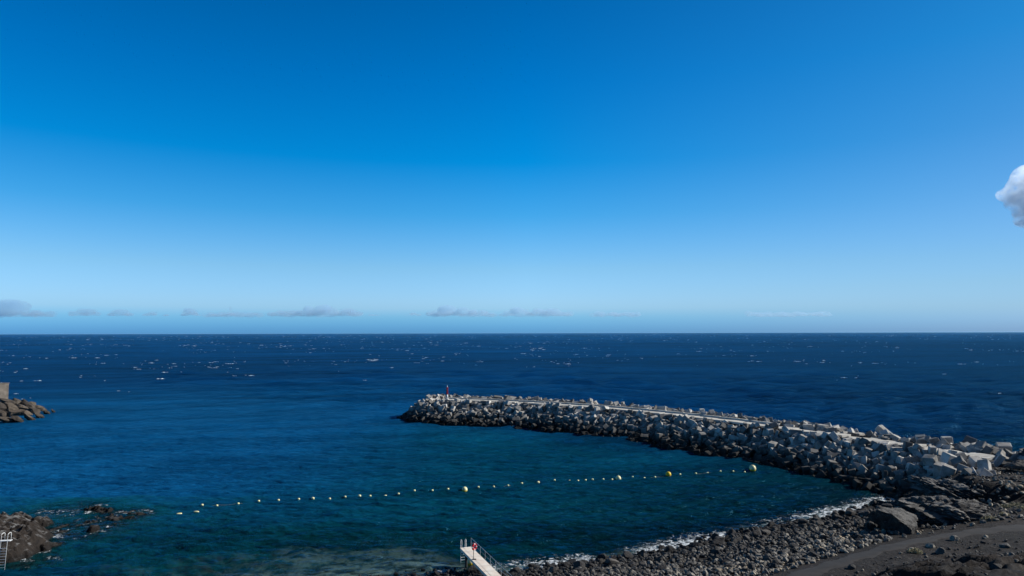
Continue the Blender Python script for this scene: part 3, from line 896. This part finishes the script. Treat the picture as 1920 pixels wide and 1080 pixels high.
C *= (.80 + .55 * n1 + .40 * n2 + .40 * n3)[..., None]  # streaks: light and dark of the wave crests put into the tint
C = np.clip(C, .0005, 1)
# foam: where the swell breaks on the beach, round the outcrop and along the blocks
fo = sstep(-6.5, -.6, dshore) * (1 - sstep(.2, 1.2, dshore)) * (.35 + .65 * sstep(-.42, .18, fbm(X / 6, Y / 6, 3, .5, 400) + .06)) * (X > -8)
fo = np.maximum(fo, np.where(nearm, sstep(-1.1, -.1, rz_) * sstep(-.25, .3, fbm(X / 2.6, Y / 2.0, 3, .5, 420)) * .72, 0))
i = np.arange(X.size).reshape(X.shape)
f = np.stack([i[:-1, :-1], i[1:, :-1], i[1:, 1:], i[:-1, 1:]], -1).reshape(-1, 4)[:, ::-1]
wm = new_mesh('sea', np.stack([X.ravel(), Y.ravel(), Z.ravel()], 1), f, None, True)
for nm, arr in (('clear', clear), ('foam', fo)):
    a = wm.attributes.new(nm, 'FLOAT', 'POINT'); a.data.foreach_set('value', arr.ravel().astype(np.float32))
a = wm.attributes.new('tint', 'FLOAT_COLOR', 'POINT'); a.data.foreach_set('color', np.concatenate([C.reshape(-1, 3), np.ones((X.size, 1))], 1).astype(np.float32).ravel())

t = NT('sea_water'); N_, L_ = t.n, t.l
tint = t.attr('tint', 'Color'); clr = t.attr('clear'); foam = t.attr('foam')
mp = N_.new('ShaderNodeMapping'); mp.vector_type = 'TEXTURE'; mp.inputs['Scale'].default_value = (2.2, .75, 1); mp.inputs['Rotation'].default_value = (0, 0, R(10)); L_.new(t.pos, mp.inputs[0])
hgt = t.math('ADD', t.noise(.80, 5, .60, mp.outputs[0], .2), t.math('MULTIPLY', t.noise(.26, 3, .5, mp.outputs[0]), 1.6))
bp = N_.new('ShaderNodeBump'); bp.inputs['Strength'].default_value = 1.; bp.inputs['Distance'].default_value = .85; L_.new(hgt, bp.inputs['Height'])
body = N_.new('ShaderNodeBsdfDiffuse'); L_.new(tint, body.inputs['Color']); L_.new(bp.outputs[0], body.inputs['Normal'])
trn = N_.new('ShaderNodeBsdfTransparent'); trn.inputs['Color'].default_value = (.58, .72, .72, 1)
mixt = N_.new('ShaderNodeMixShader'); L_.new(clr, mixt.inputs[0]); L_.new(body.outputs[0], mixt.inputs[1]); L_.new(trn.outputs[0], mixt.inputs[2])
gl = N_.new('ShaderNodeBsdfGlossy'); gl.inputs['Roughness'].default_value = .10; gl.inputs['Color'].default_value = (.18, .62, 1, 1); L_.new(bp.outputs[0], gl.inputs['Normal'])
fr = N_.new('ShaderNodeFresnel'); fr.inputs['IOR'].default_value = 1.33; L_.new(bp.outputs[0], fr.inputs['Normal'])
fac = t.math('MULTIPLY', fr.outputs[0], .34)
mixs = N_.new('ShaderNodeMixShader'); L_.new(fac, mixs.inputs[0]); L_.new(mixt.outputs[0], mixs.inputs[1]); L_.new(gl.outputs[0], mixs.inputs[2])
fd = N_.new('ShaderNodeBsdfDiffuse'); fd.inputs['Color'].default_value = (.62, .66, .68, 1)
fn = t.math('ADD', t.math('MULTIPLY', t.noise(1.6, 8, .78, None, .8), 1.0), t.math('MULTIPLY', foam, .22))
ff = t.math('MULTIPLY', t.mrange(fn, .64, .76), t.mrange(foam, .02, .5))
mixf = N_.new('ShaderNodeMixShader'); L_.new(ff, mixf.inputs[0]); L_.new(mixs.outputs[0], mixf.inputs[1]); L_.new(fd.outputs[0], mixf.inputs[2])
L_.new(mixf.outputs[0], t.out.inputs['Surface']); wm.materials.append(t.m)
tag(link('sea', wm), kind='structure')

# breaking crests out at sea
wc = random.Random(3); V, Fq = [], []
for _ in range(900):
    r0 = 330 * (7500 / 330) ** (wc.random() ** .8); a0 = wc.uniform(R(-48), R(48))
    if r0 < 520 and wc.random() < .6: continue
    if a0 > R(8) and r0 < 1500 and wc.random() < .5: continue
    for _k in range(wc.choice((1, 1, 2, 3, 4, 6))):
        r = r0 + wc.gauss(0, .03) * r0; a = a0 + wc.gauss(0, .014)
        big = wc.random() ** 5
        c_ = Vector((r * math.sin(a), r * math.cos(a), 0)); L = (.6 + 4.6 * big) * (1 + r / 1800); hh = (.055 + .20 * big) * (1 + r / 2600); yaw = wc.gauss(.12, .3)
        ns = 9; o = len(V); ex, ey = Vector((math.cos(yaw), math.sin(yaw), 0)), Vector((-math.sin(yaw), math.cos(yaw), 0)); lop = wc.uniform(-.6, .6)
        for k in range(ns + 1):
            u = k / ns - .5; q = c_ + ex * u * L + ey * wc.gauss(0, .06) * L
            hk = hh * max(.04, 1 - (2 * u) ** 2 + lop * u) * wc.choice((.1, .25, .5, .9, 1.2))
            V += [q - ey * 1.2 * hk + Vector((0, 0, .02)), q + Vector((0, 0, .08 + hk)), q + ey * 1.6 * hk + Vector((0, 0, .02))]
        for k in range(ns):
            b = o + 3 * k; Fq += [(b, b + 3, b + 4, b + 1), (b + 1, b + 4, b + 5, b + 2)]
M_FOAM = plain('sea_foam', (.64, .71, .76), .9, noise=.2, scale=.8)
tag(link('whitecaps', new_mesh('whitecaps', V, Fq, M_FOAM)), 'small white breaking crests scattered over the open sea', 'whitecaps', kind='stuff')

# ------------------------------------------------------------------ the swimming line: floats and buoys
FL = [(336, 963), (368, 962), (379, 947.5), (406.7, 945), (446.7, 942), (485, 939), (522, 938), (560, 937), (586.5, 936), (618, 934), (647, 932), (674, 931), (694, 930), (722.5, 929), (747, 927), (777, 924), (810.6, 921), (840, 919),
      (897, 914.5), (925.5, 912), (952.5, 908.6), (978.4, 905.8), (1009, 903), (1039.6, 902), (1067.8, 900), (1083.8, 899.4), (1097.8, 899), (1111, 898), (1131, 897.8), (1147.5, 897), (1186, 895), (1208, 894.5), (1228, 892.7),
      (1275, 889.3), (1304.5, 886.5), (1326.6, 884.4), (1350.6, 883.5), (1374.5, 882.4), (1396, 883.3)]
MID_ = {586.5, 722.5, 674, 1009}
BUOY = [(871, 916, .46, 'pale yellow buoy halfway along the float line, left of the other large ones'), (1159, 895, .47, 'lemon buoy with a green bottom, second large one of the float line'),
        (1253, 888.5, .50, 'yellow buoy with an orange bottom in the float line'), (1411, 880.5, .60, 'largest buoy, bleached pale, ending the float line near the breakwater')]


def water_z(p): return float(water_waves(np.array([p.x]), np.array([p.y]), np.array([math.hypot(p.x, p.y)]))[0])


def buoy_parts(root, r, top, low):
    prof = [(.999 * r * math.cos(a), r * math.sin(a) * 1.12) for a in np.linspace(-1.45, -.05, 9)]
    bm = bmesh.new(); add_lathe(bm, prof, 20, (0, 0, .28 * r)); bm_obj('lower_shell', bm, low, root, True)
    prof = [(r * math.cos(a), r * math.sin(a) * 1.12) for a in np.linspace(-.05, 1.47, 10)]
    bm = bmesh.new(); add_lathe(bm, prof, 20, (0, 0, .28 * r)); up = bm_obj('upper_shell', bm, top, root, True)
    bm = bmesh.new(); add_tube(bm, [(r * .14 * math.cos(a), 0, .28 * r + r * 1.13 + r * .12 * math.sin(a)) for a in np.linspace(-.3, math.pi + .3, 9)], .03 * r, 6); bm_obj('lifting_eye', bm, M_DARKSTEEL, up)


for (px, py, r, lab), (tm, lm) in zip(BUOY, ((M_PALEYEL, M_YEL), (M_PALEYEL, M_YEL), (M_YEL, M_ORA), (M_PALEYEL, M_YEL))):
    p = at(px, py + 2, 0); b = empty('buoy', (p.x, p.y, water_z(p))); b.rotation_euler = (random.gauss(0, .08), random.gauss(0, .08), 0); tag(b, lab, 'buoy', 'large buoys of the swimming line'); buoy_parts(b, r, tm, lm)
fm = bmesh.new(); add_lathe(fm, [(.05, -.24), (.16, -.2), (.2, -.05), (.2, .08), (.16, .2), (.05, .24)], 12); fme = bpy.data.meshes.new('float'); bmesh.ops.rotate(fm, verts=fm.verts, matrix=Matrix.Rotation(math.pi / 2, 3, 'Y')); fm.to_mesh(fme); fm.free(); fme.materials.append(M_FLOAT)
fme.polygons.foreach_set('use_smooth', [True] * len(fme.polygons))
mm = fme.copy(); mm.materials.clear(); mm.materials.append(M_PALEYEL)
GAPS = [(370, 'drifting low left of the float line'), (600, 'left of the first yellowish float'), (725, 'left of the second yellowish float'), (871, 'just left of the halfway buoy'), (1010, 'just right of the halfway buoy'),
        (1159, 'left of the lemon buoy'), (1253, 'between the lemon and orange buoys'), (1411, 'left of the largest buoy')]
items = []
for px, py in FL:
    p = at(px, py + 1, 0); y_ = px in MID_
    o = link('float', mm if y_ else fme); o.location = (p.x, p.y, water_z(p) + .09); o.rotation_euler = (0, 0, .35 + random.gauss(0, .15)); o.scale = (1.0,) * 3 if y_ else (.76,) * 3
    if px < 370: o.scale = (1.5, .8, .6)
    g = next(nm for lim, nm in GAPS if px <= lim); tag(o, None, 'float', 'small floats of the swimming line')
    items.append([o, 'yellowish' if y_ else 'small white', 'float', g, px])
settle_labels(items)
line = sorted([(x, y + 1) for x, y in FL[2:]] + [(b[0], b[1] + 2) for b in BUOY])
bm = bmesh.new(); cv = []
for a, b in zip(line, line[1:]):
    A, B = at(*a, 0), at(*b, 0)
    for k in range(6): q = A.lerp(B, k / 6); cv.append((q.x + .05 * math.sin(k * 2.1 + a[0]), q.y, -.03 - .14 * math.sin(math.pi * k / 6)))
add_tube(bm, cv, .013, 5); tag(bm_obj('float_line', bm, M_ROPE), 'thin rope stringing the floats and buoys across the bay', 'rope')

# ------------------------------------------------------------------ bathing pier
PZ = 1.55
A, B = at(862, 1026.7, PZ), at(884, 1025, PZ); C0, D0 = at(915, 1080, PZ), at(939, 1080, PZ)
mid_far, mid_near = (A + B) / 2, (C0 + D0) / 2; pd_ = (mid_near - mid_far); pd_.z = 0; PL = pd_.length + 12; pdn = pd_.normalized()
pier = empty('bathing_pier', (mid_far.x, mid_far.y, 0), math.atan2(pdn.y, pdn.x)); PWH = .64
tag(pier, 'narrow pale bathing pier with a rail down one side, reaching into the water', 'pier')
bm = bmesh.new(); k = 0.
while k < PL: add_box(bm, (k + .30, 0, PZ - .04), (.585, 2 * PWH, .08), None, .008); k += .6
bm_obj('deck', bm, M_PIER, pier)
for s_ in (-1, 1): bm = bmesh.new(); add_box(bm, (PL / 2 - .04, s_ * (PWH - .1), PZ - .20), (PL, .12, .23), None, .01); bm_obj('beam', bm, M_PIER, pier)
for kx in (1.6, 8.2, 14.8):
    for s_ in (-1, 1):
        bm = bmesh.new(); add_lathe(bm, [(.16, -2.6), (.14, PZ - .33)], 12, (kx, s_ * .42, 0)); bm_obj('pile', bm, M_DARKSTEEL, pier)
# rail on the right side (towards the beach): posts and a top rail
bm = bmesh.new(); SR = 1 if (Matrix.Rotation(math.atan2(pdn.y, pdn.x), 3, 'Z') @ Vector((0, 1, 0))).x > 0 else -1
xs_ = [.1 + 1.62 * k for k in range(9)]
for x_ in xs_:
    b2 = bmesh.new(); add_tube(b2, [(x_, SR * (PWH - .04), PZ), (x_, SR * (PWH - .04), PZ + .95)], .022, 8); bm_obj('post', b2, M_STEEL, pier)
add_tube(bm, [(xs_[0], SR * (PWH - .04), PZ + .95), (xs_[-1], SR * (PWH - .04), PZ + .95)], .020, 8); bm_obj('top_rail', bm, M_STEEL, pier)
bm = bmesh.new(); add_tube(bm, [(xs_[0], SR * (PWH - .04), PZ + .5), (xs_[-1], SR * (PWH - .04), PZ + .5)], .010, 6); bm_obj('lower_rail', bm, M_STEEL, pier)


def ladder(root, w, top, bottom, n_r, lean=0, back=.45):
    for s_ in (-1, 1):
        bm = bmesh.new()
        pts_ = [(back, s_ * w / 2, top - .75), (back, s_ * w / 2, top - .12)] + [(back * .5 + back * .5 * math.cos(a), s_ * w / 2, top - .12 + .16 * math.sin(a)) for a in np.linspace(.3, math.pi - .3, 6)] + [(0, s_ * w / 2, top - .15), (-lean * (top - bottom), s_ * w / 2, bottom)]
        add_tube(bm, pts_, .028, 8); bm_obj('stringer', bm, M_WHITE, root, True)
    for k in range(n_r):
        bm = bmesh.new(); z_ = bottom + .15 + k * .28; x_ = -lean * (top - z_)
        add_box(bm, (x_, 0, z_), (.07, w, .03)); bm_obj('rung', bm, M_WHITE, root)


pl = empty('swim_ladder', pier.matrix_world @ Vector((0, 0, 0)) if False else (mid_far.x, mid_far.y, 0), math.atan2(pdn.y, pdn.x))
tag(pl, 'white swim ladder with two curved grab bars at the outer end of the pier', 'ladder')
pl.location = (mid_far.x - pdn.x * .1 + (-pdn.y) * -SR * .28, mid_far.y - pdn.y * .1 + pdn.x * -SR * .28, 0)
ladder(pl, .5, PZ + .85, -.8, 7)
# lifebuoy stand and ring
lp = at(887, 1049, PZ); stand = empty('lifebuoy_stand', (lp.x + .06, lp.y, PZ)); tag(stand, 'dark lifebuoy post with a foot plate on the pier edge', 'post')
bm = bmesh.new(); add_tube(bm, [(0, 0, 0), (-.04, 0, 1.75)], .03, 8); bm_obj('post', bm, M_DARKSTEEL, stand)
bm = bmesh.new(); add_box(bm, (0.05, 0, .02), (.42, .3, .04), None, .008); bm_obj('foot_plate', bm, M_DARKSTEEL, stand)
bm = bmesh.new(); add_box(bm, (0.03, -.0, 1.32), (.05, .42, .62), None, .01); bm_obj('backboard', bm, M_RED, stand)
ring = empty('lifebuoy', (lp.x + .06, lp.y, PZ + 1.3), -.75); tag(ring, 'red lifebuoy with white bands hanging on the post at the pier edge', 'lifebuoy')
def arc(a0, a1, n_): return [(.10, .27 * math.cos(a_), .27 * math.sin(a_)) for a_ in np.linspace(a0, a1, n_)]
bm = bmesh.new(); add_tube(bm, arc(0, 2 * math.pi, 33), .083, 10, False); rg = bm_obj('ring', bm, M_REDRING, ring, True)
for k in range(4): bm = bmesh.new(); add_tube(bm, arc(k * math.pi / 2 - .16, k * math.pi / 2 + .16, 4), .09, 10); bm_obj('band', bm, M_WHITE, rg, True)
# yellow buoy moored at the pier
p = at(881.5, 1058, 0); b = empty('buoy', (p.x, p.y, .1)); tag(b, 'pale yellow buoy with an amber bottom moored against the pier', 'buoy'); buoy_parts(b, .40, M_PALEYEL, M_YEL)
for n_, (px, py, s, lab) in enumerate(((892, 1074, .9, 'dark wet rock under the pier, right below the yellow buoy'), (845, 1076, .55, 'dark wet rock awash left of the pier'), (818, 1079, .5, 'small wet rock awash at the frame bottom left of the pier'), (968, 1076, .6, 'purplish wet rock in the foam right of the pier foot'))):
    one_rock('boulder', lab, px, py, s, 170 + n_, (1.1, .9, .7), M_LAVA, 8, .07, (0, 0, n_), 4, 0, .35)

# ladder on the left outcrop
lb = at(6, 1064, 0); la = empty('bathing_ladder', (lb.x, lb.y, 0), R(100)); tag(la, 'white tubular bathing ladder climbing the lava outcrop at the left edge', 'ladder')
ladder(la, .62, 3.5, -.35, 9, .10, .7)
bm = bmesh.new(); add_box(bm, (.35, .15, 2.72), (.5, 1.3, .06), None, .01); bm_obj('landing', bm, M_WHITE, la)

# ------------------------------------------------------------------ clouds
def cloud_mat(name, dens, scale, lo, hi, col, g):
    m = bpy.data.materials.new(name); m.use_nodes = True; n_, l_ = m.node_tree.nodes, m.node_tree.links
    n_.remove(n_['Principled BSDF']); v = n_.new('ShaderNodeVolumePrincipled'); v.inputs['Color'].default_value = (*col, 1); v.inputs['Anisotropy'].default_value = g
    tc_ = n_.new('ShaderNodeNewGeometry'); no = n_.new('ShaderNodeTexNoise'); no.inputs['Scale'].default_value = scale; no.inputs['Detail'].default_value = 8; no.inputs['Roughness'].default_value = .66
    mr = n_.new('ShaderNodeMapRange'); mr.inputs['From Min'].default_value = lo; mr.inputs['From Max'].default_value = hi; mr.inputs['To Max'].default_value = dens
    l_.new(tc_.outputs['Position'], no.inputs['Vector']); l_.new(no.outputs['Fac'], mr.inputs['Value']); l_.new(mr.outputs[0], v.inputs['Density']); l_.new(v.outputs[0], n_['Material Output'].inputs['Volume']); return m


M_CL_FAR = cloud_mat('far_cloud', .0032, .0036, .36, .60, (.60, .84, 1), .2)  # blue of the haze in between put into the cloud colour
M_CL_NEAR = cloud_mat('near_cloud', .045, .021, .43, .66, (.88, .94, 1), .6)


def cloud(name, puffs, voxel, mat, label):
    bm = bmesh.new()
    for c_, r3 in puffs:
        q = bmesh.ops.create_icosphere(bm, subdivisions=3, radius=1); bmesh.ops.transform(bm, matrix=Matrix.Translation(c_) @ Matrix.Diagonal((*r3, 1)), verts=q['verts'])
    me = bpy.data.meshes.new(name); bm.to_mesh(me); bm.free(); o = link(name, me)
    md = o.modifiers.new('r', 'REMESH'); md.mode = 'VOXEL'; md.voxel_size = voxel
    dg = bpy.context.evaluated_depsgraph_get(); m2 = bpy.data.meshes.new_from_object(o.evaluated_get(dg)); o.modifiers.clear(); o.data = m2; m2.name = name
    m2.materials.clear(); m2.materials.append(mat)
    return tag(o, label, 'cloud', 'clouds')


def dirpt(px, py, dist):
    d = ray(px, py); return Vector((0, 0, H)) + d * (dist / math.hypot(d.x, d.y))


rc = random.Random(12); DF = 26000; k_ = DF / F
for x0, x1, top, lab in ((-60, 105, 570, 'long grey cloud bank low over the horizon at the far left'), (130, 188, 579, 'small flat cloud right of the far left bank'), (203, 245, 578, 'two-lobed little cloud low over the horizon on the left'), (262, 318, 584, 'faint thin cloud streak low over the left horizon'),
                         (338, 376, 574, 'tiny tufted cloud left of the lone puff'), (424, 437, 574, 'lone tiny puff of cloud left of the middle bank'), (384, 498, 586, 'thin broken cloud streak just under the lone puff'), (505, 682, 572, 'long lumpy cloud bank left of the beacon'), (690, 712, 588, 'thin scrap between the two middle banks'),
                         (760, 800, 583, 'short ragged cloud above the beacon'), (802, 935, 572, 'tall lumpy cloud right above the breakwater head'), (938, 1075, 575, 'white topped cloud bank right of the tallest lumps'), (1108, 1205, 585, 'very faint thin cloud streak right of the banks'), (1400, 1560, 590, 'faintest thin streak low over the right horizon')):
    base_y = 593; n_ = max(3, int((x1 - x0) / 11)); puffs = []
    for j in range(n_ * 3):
        u = rc.random(); px = x0 + u * (x1 - x0); env_ = (math.sin(math.pi * min(max(u, .04), .96)) ** .5) * (.45 + .75 * float(vnoise(np.array(px / 22.), np.array(3.3), 5)) ** 1.2)
        hgt_ = max(3, (base_y - top) * env_ * rc.choice((.35, .5, .7, 1.1))); cy = base_y - hgt_ * rc.uniform(.45, .8)
        p = dirpt(px, cy, DF + rc.uniform(-900, 900)); w_ = min(hgt_ * rc.uniform(.6, 1.1) + 3, (x1 - x0) * .4)
        puffs.append((p, (w_ * k_ * .75, w_ * k_, hgt_ * .42 * k_)))
    if x1 - x0 > 60:
        for px in np.arange(x0 + 4, x1 - 4, 9): puffs.append((dirpt(px, base_y - 3.5 + rc.gauss(0, .7), DF + rc.uniform(-600, 600)), (9 * k_, 9 * k_, rc.uniform(3, 6) * k_)))
    cloud('cloud', puffs, 34, M_CL_FAR, lab)
DN = 4200; kn = DN / F; puffs = []
for px, py, rx, rz in ((1908, 352, 16, 17), (1893, 364, 18, 11), (1880, 370, 9, 6), (1925, 340, 22, 26), (1918, 378, 24, 16), (1945, 360, 34, 34), (1912, 412, 9, 8), (1932, 412, 22, 13), (1960, 395, 40, 32), (1988, 360, 50, 46), (2040, 380, 60, 40), (1899, 378, 12, 7)):
    p = dirpt(px, py, DN + rc.uniform(-40, 40)); puffs.append((p, (rx * kn, rx * kn * 1.1, rz * kn)))
cloud('cloud', puffs, 7, M_CL_NEAR, 'grey bellied white cumulus cloud cut by the right frame edge')

# ------------------------------------------------------------------ sea air
hm = bpy.data.materials.new('sea_air'); hm.use_nodes = True; hn = hm.node_tree.nodes; hn.remove(hn['Principled BSDF'])
hv = hn.new('ShaderNodeVolumePrincipled'); hv.inputs['Color'].default_value = (.45, .78, 1, 1); hv.inputs['Density'].default_value = .7e-5; hv.inputs['Anisotropy'].default_value = .2
hm.node_tree.links.new(hv.outputs[0], hn['Material Output'].inputs['Volume'])
bm = bmesh.new(); add_box(bm, (0, 28500, -1), (118000, 61000, 62)); tag(bm_obj('haze', bm, hm), kind='stuff')
